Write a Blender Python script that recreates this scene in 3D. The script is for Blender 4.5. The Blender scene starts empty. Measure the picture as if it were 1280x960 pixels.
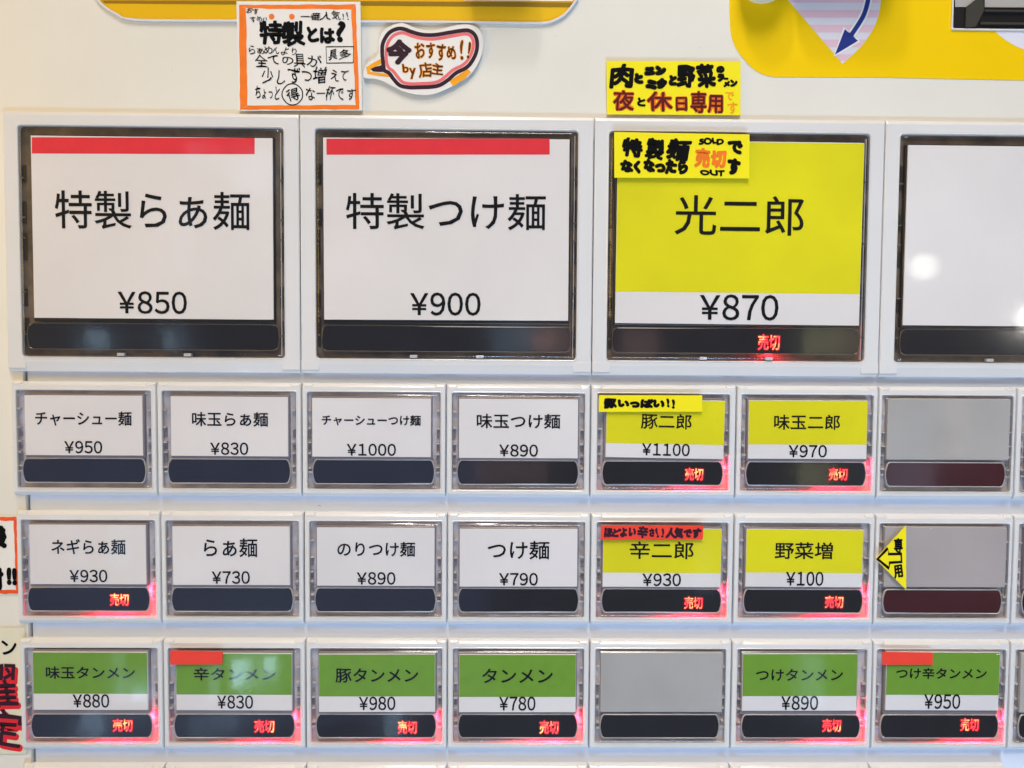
import bpy, math, random
from mathutils import Matrix, Vector
random.seed(7)
S = bpy.context.scene
COL = S.collection
MM = 0.001

# ------------------------------------------------------------------ camera
# solved from the button grid (40 mm pitch): x right, y down, z into the machine, in mm
F = 1100.0
CP = (134.38, 52.97, -243.55)
def _rot(a, b, c):
    ca, sa, cb, sb, cc, sc = math.cos(a), math.sin(a), math.cos(b), math.sin(b), math.cos(c), math.sin(c)
    Rx = Matrix(((1,0,0),(0,ca,-sa),(0,sa,ca))); Ry = Matrix(((cb,0,sb),(0,1,0),(-sb,0,cb))); Rz = Matrix(((cc,-sc,0),(sc,cc,0),(0,0,1)))
    return Rz @ Ry @ Rx
CR = _rot(0.0513146, -0.0140871, 0.0062839)
def at(px, py, d=0.0):
    """point (mm, blender axes) on the plane at depth d behind the button fronts seen at photo pixel px,py"""
    v = CR.transposed() @ Vector(((px-640)/F, (py-480)/F, 1.0))
    t = (d - CP[2]) / v.z
    return Vector((CP[0]+t*v.x, d, -(CP[1]+t*v.y)))
cam_d = bpy.data.cameras.new("camera"); cam = bpy.data.objects.new("camera", cam_d); COL.objects.link(cam)
cam_d.sensor_width = 36.0; cam_d.lens = 36.0*F/1280.0; cam_d.clip_start = 0.01; cam_d.clip_end = 50
def _w(v): return Vector((v[0], v[2], -v[1]))
rx, ry, rz = _w(CR[0]), -_w(CR[1]), -_w(CR[2])
m = Matrix((rx, ry, rz)).transposed().to_4x4(); m.translation = Vector((CP[0], CP[2], -CP[1]))*MM
cam.matrix_world = m
S.camera = cam

# ------------------------------------------------------------------ light
W = bpy.data.worlds.new("World"); S.world = W; W.use_nodes = True
bg = W.node_tree.nodes["Background"]; bg.inputs[0].default_value = (0.84, 0.85, 0.96, 1); bg.inputs[1].default_value = 0.19
S.view_settings.view_transform = 'Standard'; S.view_settings.look = 'None'; S.view_settings.exposure = 0; S.view_settings.gamma = 1
S.cycles.max_bounces = 8; S.cycles.transparent_max_bounces = 16
S.cycles.sample_clamp_indirect = 3.0
def area(name, loc, target, size, power, color, size_y=None):
    l = bpy.data.lights.new(name, 'AREA'); l.energy = power; l.color = color; l.size = size
    if size_y: l.shape = 'RECTANGLE'; l.size_y = size_y
    o = bpy.data.objects.new(name, l); COL.objects.link(o)
    o.location = loc; o.rotation_euler = (Vector(target)-Vector(loc)).to_track_quat('-Z', 'Y').to_euler()
    return o
def bulb(name, loc, r, power, color):
    l = bpy.data.lights.new(name, 'POINT'); l.energy = power; l.color = color; l.shadow_soft_size = r
    o = bpy.data.objects.new(name, l); COL.objects.link(o); o.location = loc
    return o
T = (0.135, 0, -0.06)
k_ = area("ceiling_light", (0.27, -0.80, 1.00), (0.24, 0, -0.02), 0.5, 0.59, (1.0, 0.93, 0.83)); k_.data.spread = math.radians(27)
area("ceiling_spot", (0.05, -0.45, 1.0), (0.14, 0, 0), 0.07, 4.1, (1.0, 0.90, 0.88))
k_ = area("daylight_doorway", (0.36, -0.80, -1.28), (0.22, 0, -0.14), 0.6, 0.95, (0.45, 0.68, 1.0), 0.35); k_.data.spread = math.radians(38)
area("warm_side_lamp", (-0.26, -0.22, 0.04), (0.0, 0, -0.02), 0.14, 0.66, (1.0, 0.60, 0.03), 0.2)
def mirror(px, py, D):
    p = at(px, py, 0); c = Vector((CP[0], CP[2], -CP[1])); v = p-c; v.y = -v.y
    return (p + v*(D/abs(v.y)))*MM
# lights added one per patch, to mirror a far window in the clear caps
def reflection_patch(x, y, w, h, L, D=1000, color=(0.50, 0.75, 1.0)):
    c = mirror(x, y, D); k = (243.5+D)/F*MM; aim = at(x, y, 0)*MM
    area("reflection_patch_light", c, aim, w*k, 1.75*L*math.pi*w*h*k*k, color, h*k)
reflection_patch(300, 700, 640, 420, 0.22, 1250, (0.30, 0.45, 1.0))
for q in ((172, 858, 46, 34, 1.5), (318, 838, 62, 46, 1.6), (302, 842, 20, 34, 8.0), (338, 832, 15, 22, 7.0), (180, 866, 24, 18, 4.5), (150, 842, 16, 60, 1.4), (268, 850, 14, 50, 2.0), (100, 700, 14, 50, .8), (268, 905, 60, 30, 0.6), (116, 905, 26, 30, 2.4), (492, 905, 22, 30, 2.0), (122, 426, 24, 26, 2.6), (216, 424, 18, 26, 2.2), (150, 680, 26, 60, 1.0), (1010, 845, 40, 70, 0.8), (318, 215, 44, 50, 1.6), (255, 190, 40, 20, 1.2), (230, 300, 26, 90, .5), (640, 420, 50, 40, .8)): reflection_patch(*q)
WARM, OLIVE, ROSE = (1.0, 0.72, 0.45), (0.9, 0.85, 0.45), (1.0, 0.60, 0.52)  # tints of lights added only to colour reflections in caps and indicator windows
for q in ((1135, 575, 60, 130, .6), (1195, 535, 26, 70, .9, 1000, WARM), (1020, 592, 44, 34, 1.0, 1000, OLIVE), (1030, 428, 50, 40, 1.1, 1000, OLIVE), (1072, 428, 24, 44, .7, 1000, WARM),
          (800, 432, 46, 40, .6, 1000, ROSE), (688, 424, 44, 30, 1.4, 1000, ROSE), (1200, 700, 110, 70, .22, 1000, ROSE), (1015, 850, 26, 60, 1.0), (640, 585, 90, 36, .35, 1000, ROSE), (880, 700, 24, 80, .4)): reflection_patch(*q)
bulb("ceiling_bulb", mirror(1153, 334, 450), 0.0095, 0.065, (1.0, 0.96, 0.88))
bulb("ceiling_bulb", mirror(1290, 398, 450), 0.0125, 0.13, (1.0, 0.96, 0.88))

# ------------------------------------------------------------------ materials
def lin(c): c /= 255.0; return c/12.92 if c <= 0.04045 else ((c+0.055)/1.055)**2.4
def rgb(r, g, b): return (lin(r), lin(g), lin(b), 1)
MATS = {}
def mat(name, color, rough=0.5, spec=0.5, noise=0.0, nscale=300, bump=0.0, bscale=600, coat=0.0, emis=None, estr=0.0, streak=None, metal=0.0):
    if name in MATS: return MATS[name]
    mt = bpy.data.materials.new(name); mt.use_nodes = True; nt = mt.node_tree; n = nt.nodes; b = n["Principled BSDF"]
    b.inputs["Base Color"].default_value = color; b.inputs["Roughness"].default_value = rough
    b.inputs["Specular IOR Level"].default_value = spec; b.inputs["Coat Weight"].default_value = coat; b.inputs["Metallic"].default_value = metal
    tc = n.new("ShaderNodeTexCoord"); gp = n.new("ShaderNodeNewGeometry")
    if noise:
        t = n.new("ShaderNodeTexNoise"); t.inputs["Scale"].default_value = nscale; t.inputs["Detail"].default_value = 5
        nt.links.new(gp.outputs["Position"], t.inputs["Vector"])
        if streak:
            mp = n.new("ShaderNodeMapping"); mp.inputs["Scale"].default_value = streak
            nt.links.new(gp.outputs["Position"], mp.inputs["Vector"]); nt.links.new(mp.outputs[0], t.inputs["Vector"])
        mr = n.new("ShaderNodeMapRange"); mr.inputs["From Min"].default_value = 0.25; mr.inputs["From Max"].default_value = 0.75
        mr.inputs["To Min"].default_value = 1-noise; mr.inputs["To Max"].default_value = 1+noise
        nt.links.new(t.outputs["Fac"], mr.inputs["Value"])
        hs = n.new("ShaderNodeHueSaturation"); hs.inputs["Color"].default_value = color
        nt.links.new(mr.outputs[0], hs.inputs["Value"]); nt.links.new(hs.outputs[0], b.inputs["Base Color"])
    if bump:
        t2 = n.new("ShaderNodeTexNoise"); t2.inputs["Scale"].default_value = bscale; t2.inputs["Detail"].default_value = 3
        nt.links.new(gp.outputs["Position"], t2.inputs["Vector"])
        bp = n.new("ShaderNodeBump"); bp.inputs["Strength"].default_value = bump; bp.inputs["Distance"].default_value = 0.0002
        nt.links.new(t2.outputs["Fac"], bp.inputs["Height"]); nt.links.new(bp.outputs[0], b.inputs["Normal"])
    if emis:
        b.inputs["Emission Color"].default_value = emis; b.inputs["Emission Strength"].default_value = estr
    MATS[name] = mt; return mt
def clear(name, tint, rough, ior=1.45, bump=0.05, bscale=35, smudge=0.08, haze=0.0):
    """thin clear moulded plastic: what lies behind shows through its tint, the surface reflects by its ior"""
    mt = bpy.data.materials.new(name); mt.use_nodes = True; nt = mt.node_tree; n = nt.nodes; n.clear()
    out = n.new("ShaderNodeOutputMaterial"); mx = n.new("ShaderNodeMixShader"); tr = n.new("ShaderNodeBsdfTransparent")
    gl = n.new("ShaderNodeBsdfGlossy")
    # reflectance of a thin sheet is the same from either side, so it is taken from the angle alone
    lw = n.new("ShaderNodeLayerWeight"); lw.inputs["Blend"].default_value = 0.5
    f0 = ((ior-1)/(ior+1))**2
    pw = n.new("ShaderNodeMath"); pw.operation = 'POWER'; pw.inputs[1].default_value = 4.0
    fr = n.new("ShaderNodeMath"); fr.operation = 'MULTIPLY_ADD'; fr.inputs[1].default_value = 0.7; fr.inputs[2].default_value = f0*1.3
    nt.links.new(lw.outputs["Facing"], pw.inputs[0]); nt.links.new(pw.outputs[0], fr.inputs[0])
    tr.inputs[0].default_value = tint; gp = n.new("ShaderNodeNewGeometry")
    t = n.new("ShaderNodeTexNoise"); t.inputs["Scale"].default_value = bscale; t.inputs["Detail"].default_value = 2
    bp = n.new("ShaderNodeBump"); bp.inputs["Strength"].default_value = bump; bp.inputs["Distance"].default_value = 0.002
    nt.links.new(gp.outputs["Position"], t.inputs["Vector"]); nt.links.new(t.outputs["Fac"], bp.inputs["Height"])
    nt.links.new(bp.outputs[0], gl.inputs["Normal"]);
    t2 = n.new("ShaderNodeTexNoise"); t2.inputs["Scale"].default_value = 90; t2.inputs["Detail"].default_value = 6
    mr = n.new("ShaderNodeMapRange"); mr.inputs["From Min"].default_value = 0.4; mr.inputs["From Max"].default_value = 0.75
    mr.inputs["To Min"].default_value = rough; mr.inputs["To Max"].default_value = rough+smudge
    nt.links.new(gp.outputs["Position"], t2.inputs["Vector"]); nt.links.new(t2.outputs["Fac"], mr.inputs["Value"]); nt.links.new(mr.outputs[0], gl.inputs["Roughness"])
    nt.links.new(fr.outputs[0], mx.inputs[0]); nt.links.new(tr.outputs[0], mx.inputs[1]); nt.links.new(gl.outputs[0], mx.inputs[2])
    g2 = n.new("ShaderNodeBsdfGlossy"); g2.inputs["Roughness"].default_value = 0.30          # greasy film: a wide soft lobe round every highlight
    m3 = n.new("ShaderNodeMixShader"); m3.inputs[0].default_value = 0.38
    nt.links.new(gl.outputs[0], m3.inputs[1]); nt.links.new(g2.outputs[0], m3.inputs[2]); nt.links.new(m3.outputs[0], mx.inputs[2])
    last = mx
    if haze:
        df = n.new("ShaderNodeBsdfDiffuse"); df.inputs[0].default_value = (0.8, 0.8, 0.82, 1)
        m2 = n.new("ShaderNodeMixShader"); m2.inputs[0].default_value = haze
        nt.links.new(mx.outputs[0], m2.inputs[1]); nt.links.new(df.outputs[0], m2.inputs[2]); last = m2
    nt.links.new(last.outputs[0], out.inputs[0])
    MATS[name] = mt; return mt
shell = mat("shell_plastic", (0.75, 0.72, 0.635, 1), 0.38, 0.5, noise=0.035, nscale=25, bump=0.04, bscale=1500)
hous = mat("housing_plastic", (0.70, 0.69, 0.675, 1), 0.28, 0.5, noise=0.03, nscale=45, coat=0.3, bump=0.03, bscale=2000)
plate_m = mat("panel_daylight_tint", (0.72, 0.77, 0.88, 1), 0.4, 0.5, noise=0.02, nscale=50)  # blue of the daylight in the gaps mixed into the base colour
gapm = mat("dark_gap", (0.03, 0.022, 0.015, 1), 0.8)
yel_panel = mat("yellow_vinyl", (0.86, 0.56, 0.001, 1), 0.45, 0.15, noise=0.03, nscale=40)
yel_win = mat("amber_print", (0.78, 0.46, 0.004, 1), 0.3, 0.5, noise=0.05, nscale=30)
amber_edge = mat("amber_edge", (0.30, 0.17, 0.01, 1), 0.2, 0.6)
paper = mat("paper", (0.80, 0.765, 0.745, 1), 0.8, 0.2, noise=0.06, nscale=22, bump=0.1, bscale=900)
yel_card = mat("yellow_print", (0.78, 0.72, 0.004, 1), 0.7, 0.2, noise=0.10, nscale=26, bump=0.2, bscale=500)
grn_card = mat("green_print", (0.165, 0.34, 0.028, 1), 0.7, 0.2, noise=0.05, nscale=300)
red_print = mat("red_print", (0.80, 0.035, 0.05, 1), 0.7, 0.2, noise=0.05, nscale=200)
ink = mat("black_ink", (0.003, 0.003, 0.004, 1), 0.7, 0.1)
led_dim = mat("red_led_halo", (0.1, 0.0, 0.0, 1), 0.4, emis=(1.0, 0.0, 0.01, 1), estr=0.16)
led = mat("red_led_glow", (0.5, 0.02, 0.02, 1), 0.5, emis=(1.0, 0.03, 0.045, 1), estr=3.2)
_n = led.node_tree; _b = _n.nodes["Principled BSDF"]; _g = _n.nodes.new("ShaderNodeNewGeometry"); _t = _n.nodes.new("ShaderNodeTexNoise")
_t.inputs["Scale"].default_value = 330; _t.inputs["Detail"].default_value = 1
_r = _n.nodes.new("ShaderNodeValToRGB"); _r.color_ramp.elements[0].position = .50; _r.color_ramp.elements[0].color = (1.0, .03, .045, 1); _r.color_ramp.elements[1].position = .68; _r.color_ramp.elements[1].color = (1.0, .38, .12, 1)
_n.links.new(_g.outputs["Position"], _t.inputs["Vector"]); _n.links.new(_t.outputs["Fac"], _r.inputs[0]); _n.links.new(_r.outputs[0], _b.inputs["Emission Color"])
tray_d = mat("smoked_tray", (0.12, 0.085, 0.055, 1), 0.22, 0.7, noise=0.75, nscale=1, streak=(110, 110, 110), bump=0.3, bscale=400)
tray_l = mat("clear_tray", (0.54, 0.48, 0.475, 1), 0.22, 0.6, noise=0.35, nscale=1, streak=(170, 170, 170), bump=0.3, bscale=500)
edge_d = mat("smoked_edge", (0.16, 0.13, 0.10, 1), 0.15, 0.8)
edge_l = mat("clear_edge", (0.56, 0.53, 0.52, 1), 0.28, 0.8)
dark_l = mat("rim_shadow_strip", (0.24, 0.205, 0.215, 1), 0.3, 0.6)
blank_m = mat("blank_holder", (0.44, 0.42, 0.395, 1), 0.4, 0.4, noise=0.16, nscale=30)
blank_p = mat("worn_blank_holder", (0.43, 0.385, 0.37, 1), 0.4, 0.4, noise=0.14, nscale=25)
win_m = mat("dark_window", (0.012, 0.012, 0.016, 1), 0.12, 0.6, noise=0.2, nscale=80)
win_r = mat("maroon_window", (0.055, 0.010, 0.014, 1), 0.12, 0.5, noise=0.2, nscale=80)
sign_w = mat("sign_paper", (0.80, 0.77, 0.72, 1), 0.45, 0.4, noise=0.02, nscale=60, bump=0.35, bscale=70)
sign_o = mat("orange_marker", (0.88, 0.19, 0.012, 1), 0.45, 0.4, noise=0.12, nscale=200)
sign_ro = mat("red_orange_marker", (0.80, 0.09, 0.012, 1), 0.45, 0.4, noise=0.1, nscale=200)
sign_y = mat("fluorescent_yellow_paper", (0.88, 0.76, 0.006, 1), 0.6, 0.3, noise=0.02, nscale=80, bump=0.2, bscale=90)
sign_r = mat("red_tape", (0.85, 0.055, 0.03, 1), 0.4, 0.4, noise=0.06, nscale=150)
pinkm = mat("pink_marker", (0.80, 0.16, 0.17, 1), 0.5, 0.3, noise=0.1, nscale=200)
plum = mat("plum_marker", (0.030, 0.006, 0.016, 1), 0.5, 0.3)
amberm = mat("amber_marker", (0.88, 0.36, 0.01, 1), 0.5, 0.3, noise=0.1, nscale=200)
brownm = mat("brown_marker", (0.10, 0.022, 0.003, 1), 0.5, 0.3, noise=0.5, nscale=500)
halo_m = mat("bled_red_marker", (0.85, 0.15, 0.006, 1), 0.5, 0.3, noise=.15, nscale=300)
darkred = mat("dark_red_marker", (0.10, 0.004, 0.003, 1), 0.5, 0.3)
redm = mat("red_marker", (0.70, 0.02, 0.03, 1), 0.5, 0.3)
navy = mat("navy_print", (0.012, 0.03, 0.22, 1), 0.4, 0.4)
lilac = mat("pale_print", (0.72, 0.70, 0.76, 1), 0.4, 0.4)
pinkp = mat("pink_print", (0.76, 0.52, 0.60, 1), 0.4, 0.4)
whitep = mat("white_print", (0.82, 0.82, 0.80, 1), 0.4, 0.4)
blackp = mat("black_plastic", (0.012, 0.010, 0.010, 1), 0.3, 0.5)
greyp = mat("grey_plastic", (0.40, 0.38, 0.35, 1), 0.35, 0.5)
dgrey = mat("olive_black_plastic", (0.05, 0.045, 0.035, 1), 0.3, 0.5)
cap_s = clear("clear_cap", (0.955, 0.955, 0.96, 1), 0.03, 1.46, bump=0.01, bscale=30)
cap_l = clear("smoked_clear_cap", (0.965, 0.96, 0.955, 1), 0.045, 1.46, bump=0.0, bscale=20)

# ------------------------------------------------------------------ mesh helpers (everything in mm, world axes; obj() shifts to the parent's origin)
def obj(name, verts, faces, material, parent=None, smooth=None, mats=None, fm=None):
    org = Vector(parent["_o"]) if parent else Vector((0,0,0))
    me = bpy.data.meshes.new(name)
    me.from_pydata([((v[0]-org.x)*MM, (v[1]-org.y)*MM, (v[2]-org.z)*MM) for v in verts], [], faces)
    me.materials.append(material)
    me.update()
    if smooth:
        for p in me.polygons: p.use_smooth = len(p.vertices) < 8
        me.set_sharp_from_angle(angle=math.radians(smooth))
        for p in me.polygons:
            if len(p.vertices) >= 8 or abs(p.normal.y) > .9995: p.use_smooth = False
    o = bpy.data.objects.new(name, me); COL.objects.link(o)
    o["_o"] = [org.x, org.y, org.z]
    if parent: o.parent = parent
    return o
def flat(name, material, cx, y, cz, faces_pts, parent):
    """several polygons at one depth"""
    vs, fs = [], []
    for poly in faces_pts:
        b = len(vs); vs += [(p[0], y, p[1]) for p in poly]; fs.append(list(range(b, b+len(poly))))
    return obj(name, vs, fs, material, parent)
def tag(o, label, cat, group=None):
    o["label"] = label; o["category"] = cat
    if group: o["group"] = group
    return o
def thing(name, org, label, cat, group=None):
    o = bpy.data.objects.new(name, None); o.empty_display_size = 0.005; COL.objects.link(o)
    o.location = Vector(org)*MM; o["_o"] = list(org)
    return tag(o, label, cat, group)
def rr(x0, x1, z0, z1, r, y, seg=5):
    """rounded rectangle ring, counter-clockwise seen from the camera (-y)"""
    r = max(min(r, (x1-x0)/2-1e-3, (z1-z0)/2-1e-3), 1e-3); pts = []
    for cx, cz, a0 in ((x1-r, z1-r, 0), (x0+r, z1-r, 90), (x0+r, z0+r, 180), (x1-r, z0+r, 270)):
        for i in range(seg+1):
            a = math.radians(a0+90*i/seg); pts.append((cx+r*math.cos(a), y, cz+r*math.sin(a)))
    return pts
def loft(rings, closed_end=False, closed_start=False):
    vs, fs, n = [], [], len(rings[0])
    for R in rings: vs += R
    for k in range(len(rings)-1):
        for i in range(n):
            j = (i+1) % n
            fs.append((k*n+i, k*n+j, (k+1)*n+j, (k+1)*n+i))
    if closed_end: fs.append([(len(rings)-1)*n+i for i in range(n)])
    if closed_start: fs.append([i for i in reversed(range(n))])
    return vs, fs
def slab(name, material, parent, x0, x1, z0, z1, yf, yb, r=0.3, bev=0.15, smooth=50):
    v, f = loft([rr(x0,x1,z0,z1,r,yb), rr(x0,x1,z0,z1,r,yf+bev), rr(x0+bev*.3,x1-bev*.3,z0+bev*.3,z1-bev*.3,r,yf+bev*.3), rr(x0+bev,x1-bev,z0+bev,z1-bev,max(r-bev,.01),yf)], True, True)
    return obj(name, v, f, material, parent, smooth)
def prism(name, material, parent, pts, yf, th, wave=0.0):
    """an outline (x,z) given thickness: front at yf"""
    n = len(pts); vs = [(x, yf, z) for x, z in pts]+[(x, yf+th, z) for x, z in pts]
    fs = [list(range(n)), [n+i for i in reversed(range(n))]]+[(i, n+i, n+(i+1) % n, (i+1) % n) for i in range(n)]
    # orientation: make the front face look to -y
    a = sum(pts[i][0]*pts[(i+1)%n][1]-pts[(i+1)%n][0]*pts[i][1] for i in range(n))
    if a < 0: fs = [list(reversed(f)) for f in fs]
    return obj(name, vs, fs, material, parent)
def px(pts, d): return [(p.x, p.z) for p in (at(a, b, d) for a, b in pts)]
def ribbon(pts, w, closed=False):
    """quads of a stroke of width w along (x,z) points, mitred"""
    n = len(pts); L, R = [], []
    for i in range(n):
        if closed: a, b = pts[i-1], pts[(i+1) % n]
        else: a, b = pts[max(i-1, 0)], pts[min(i+1, n-1)]
        dx, dz = b[0]-a[0], b[1]-a[1]; l = math.hypot(dx, dz) or 1
        ww = w[i] if isinstance(w, list) else w
        L.append((pts[i][0]-dz/l*ww/2, pts[i][1]+dx/l*ww/2)); R.append((pts[i][0]+dz/l*ww/2, pts[i][1]-dx/l*ww/2))
    return [(L[i], R[i], R[(i+1) % n], L[(i+1) % n]) for i in range(n if closed else n-1)]
def smooth_path(pts, closed=True, k=5):
    n = len(pts); out = []
    for i in range(n if closed else n-1):
        g = (lambda j: pts[j % n]) if closed else (lambda j: pts[max(0, min(n-1, j))])
        p0, p1, p2, p3 = g(i-1), g(i), g(i+1), g(i+2)
        for s in range(k):
            t = s/k
            out.append(tuple(0.5*((2*p1[c])+(-p0[c]+p2[c])*t+(2*p0[c]-5*p1[c]+4*p2[c]-p3[c])*t*t+(-p0[c]+3*p1[c]-3*p2[c]+p3[c])*t**3) for c in (0, 1)))
    if not closed: out.append(pts[-1])
    return out

# ------------------------------------------------------------------ lettering
GLY = {}
def glyph(ch):
    if ch not in GLY:
        c = bpy.data.curves.new("glyph", 'FONT'); c.body = ch; c.size = 1.0; c.resolution_u = 3
        o = bpy.data.objects.new("glyph", c); me = bpy.data.meshes.new_from_object(o)
        if ch == "ぁ":
            for v_ in me.vertices: v_.co.x = .5+(v_.co.x-.5)*1.07; v_.co.y = v_.co.y*1.07
        GLY[ch] = ([tuple(v.co[:2]) for v in me.vertices], [tuple(p.vertices) for p in me.polygons])
        bpy.data.objects.remove(o); bpy.data.meshes.remove(me); bpy.data.curves.remove(c)
    return GLY[ch]
def adv(ch): return 1.0 if 0xff00 > ord(ch) > 0x2e80 else {'1': .62, '!': .3, 'I': .3, '¥': .64}.get(ch, .62)
def layout(text, messy=0.0, rnd=None):
    """glyph outlines set on one line, unit em"""
    vs, fs, x = [], [], 0.0
    for ch in text:
        gv, gf = glyph(ch); b = len(vs)
        if gv and (ord(ch) < 0x2e80 or ord(ch) > 0xff00):
            g0, g1 = min(p[0] for p in gv), max(p[0] for p in gv); pad = .10 if ch in '1１' else .14 if ch == '!' else .05
            gv = [(p[0]-g0+pad, p[1]) for p in gv]; A = g1-g0+2*pad
        else: A = adv(ch)
        if gv:
            if messy:
                a = rnd.uniform(-.14, .14)*messy; sx = 1+rnd.uniform(-.14, .12)*messy; sz = 1+rnd.uniform(-.14, .12)*messy; dy = rnd.uniform(-.08, .08)*messy
                sh = rnd.uniform(-.12, .16)*messy; p1, p2 = rnd.uniform(0, 6), rnd.uniform(0, 6)
                cx = A/2
                for (u, v) in gv:
                    u2, v2 = (u-cx)*sx, (v-.38)*sz
                    u2 += .034*messy*math.sin(7*v2+p1); v2 += .034*messy*math.sin(6*u2+p2)
                    u2 += sh*v2
                    vs.append((x+cx+u2*math.cos(a)-v2*math.sin(a), .38+dy+u2*math.sin(a)+v2*math.cos(a)))
            else: vs += [(x+u, v) for u, v in gv]
            fs += [tuple(b+i for i in f) for f in gf]
        x += A*(1+(rnd.uniform(-.1, .06)*messy if messy else 0))
    return vs, fs
def write(name, text, box, d, material, parent, bold=0.0, messy=0.0, rot=0.0, seed=1, fit=True, steps=10):
    """text fitted to the photo box (x0,y0,x1,y1) taken on the plane at depth d; bold = stroke growth in mm"""
    rnd = random.Random(seed)
    vs, fs = layout(text, messy, rnd)
    x0, x1 = min(v[0] for v in vs), max(v[0] for v in vs); z0, z1 = min(v[1] for v in vs), max(v[1] for v in vs)
    a, b = at(box[0], box[1], d), at(box[2], box[3], d); c = (a+b)/2
    w, h = (b.x-a.x)-2*bold, (a.z-b.z)-2*bold
    sx, sz = w/(x1-x0), h/(z1-z0)
    pts = [((u-(x0+x1)/2)*sx, (v-(z0+z1)/2)*sz) for u, v in vs]
    ca, sa = math.cos(rot), math.sin(rot)
    pts = [(u*ca-v*sa, u*sa+v*ca) for u, v in pts]
    V, Fc = [], []
    offs = [(0, 0)] if not bold else [(q*bold*math.cos(6.2832*k/steps), q*bold*math.sin(6.2832*k/steps)) for q in ((1, .5) if bold > .15 else (1,)) for k in range(steps)]+[(0, 0)]
    for k, (ox, oz) in enumerate(offs):
        bb = len(V); V += [(c.x+u+ox, d-.002*k, c.z+v+oz) for u, v in pts]; Fc += [tuple(bb+i for i in f) for f in fs]
    return obj(name, V, Fc, material, parent)

# ------------------------------------------------------------------ the machine's shell
BX = (at(26.8, 470, 1.4).x + at(40, 940, 1.4).x)/2            # left border of the button field
mach = thing("ticket_machine", (134, 2, -260), "white ticket vending machine front with yellow coin area behind all the menu buttons", "ticket machine")
v, f = loft([rr(-150, 470, -330, 200, 12, 190, 4), rr(-150, 470, -330, 200, 12, 6, 4), rr(-145, 465, -325, 195, 10, 1.4, 4),
             rr(BX, 330, -300, 2.0, 0.6, 1.4, 4), rr(BX+.15, 329.8, -299.8, 1.85, 0.6, 1.7, 4), rr(BX+.15, 329.8, -299.8, 1.85, 0.6, 6, 4)])
obj("front_shell", v, f, shell, mach, 30)
slab("gap_backing", gapm, mach, BX-3, 335, -305, 5, 5.0, 5.5, .3, .1)
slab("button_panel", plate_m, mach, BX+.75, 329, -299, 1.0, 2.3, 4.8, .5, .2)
# upper display window, cut off by the top of the photo
_s = flat("scuff", gapm, 0, 2.285, 0, [ribbon(px([(398,632),(401,632.5)], 2.28), .12)[0]]+[[(q.x, q.z), (q.x+.18, q.z+.02), (q.x+.12, q.z+.17)] for q in (at(a_, b_, 2.28) for a_, b_ in ((312,629),(505,787),(835,633),(1062,790),(660,471)))], mach)
d = 1.4
_s["kind"] = "stuff"
_s = flat("dust_specks", amber_edge, 0, d-.01, 0, [[(q.x, q.z), (q.x+.2, q.z+.03), (q.x+.1, q.z+.2)] for q in (at(a_, b_, d) for a_, b_ in ((694,45),(752,8),(215,88),(88,60),(875,60),(12,300),(14,560)))], mach)
_s["kind"] = "stuff"
low = px([(118,-8),(128,6),(146,17.5),(172,25),(300,26),(560,27.5),(670,29),(694,25),(708,16),(722,-2)], d-.5)
def top_close(pts, h=45): return pts+[(pts[-1][0]+4, h), (pts[0][0]-4, h)]
lows = smooth_path(low, False, 4)
rim_o = top_close(lows)
prism("amber_window", yel_win, mach, list(rim_o), d-.35, .33)
fr = ribbon(lows, .55)
vs, fs = [], []
for q in fr:
    b = len(vs); vs += [(p[0], d-.75, p[1]) for p in q]+[(p[0], d-.02, p[1]) for p in q]
    fs += [(b, b+1, b+2, b+3), (b, b+3, b+7, b+4), (b+1, b+5, b+6, b+2)]
obj("window_rim", vs, fs, hous, mach)
e0, e1 = at(129, 1.5, d-.5), at(716, 5.5, d-.5)
prism("acrylic_edge", amber_edge, mach, px([(127,.5),(131,4),(715,9),(719,3),(640,2.5),(400,1)], d-.42), d-.42, .05)
prism("acrylic_glint", whitep, mach, px([(580,-4),(716,0),(716,1),(700,1.2),(580,.3)], d-.45), d-.45, .04)  # white sliver painted in as a glint on the acrylic
# yellow vinyl round the coin slot
yv = smooth_path(px([(911.5,-10),(912,20),(914,45),(922,64),(936,81),(950,91.5),(966,96.3)], d), False, 4)+px([(1100,97),(1275,100.5),(1500,104)], d)
yv = yv+[(yv[-1][0], 45), (yv[0][0], 45)]
prism("yellow_panel", yel_panel, mach, yv, d-.12, .1)
# striped pointed shape with the navy arrow
def xl(y): return 985+(y)*(1053-985)/79.5          # straight side
def xr(y):
    t = y/79.5; return 1101-4*t-(1101-4-1053)*max(0, t)**2.2*1.0 if t > 0 else 1101
base = [(xl(y), y) for y in range(-12, 80, 4)]+[(1053, 79.8)]+[(xr(y), y) for y in range(76, -13, -4)]
prism("striped_guide_print", lilac, mach, px(base, d-.15), d-.16, .03)
k = -6.0; strips = []
while k < 72:
    a, b = k, min(k+9.5, 76)
    strips.append(px([(xl(a)+.5, a), (xr(a)-.5, a), (xr((a+b)/2)-.5, (a+b)/2), (xr(b)-.5, b), (xl(b)+.5, b)], d-.19)); k += 18.5
flat("pink_stripe_print", pinkp, 0, d-.19, 0, strips, mach)
ac = smooth_path(px([(1087,-14),(1084,5),(1078,22),(1064,44)], d-.2), False, 6)
flat("arrow_outline_print", whitep, 0, d-.21, 0, ribbon(ac, 2.2)+[px([(1054.5,33.5),(1075.5,52),(1042,71)], d-.2)], mach)
flat("arrow_print", navy, 0, d-.24, 0, ribbon(ac, 1.25)+[px([(1056,36.5),(1072.5,51),(1043.5,68.5)], d-.2)], mach)
prism("pale_corner_print", lilac, mach, smooth_path(px([(1243,39),(1255,49),(1268,57),(1285,63.5),(1310,70)], d), False, 4)+px([(1330,39)], d), d-.16, .03)
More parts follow.
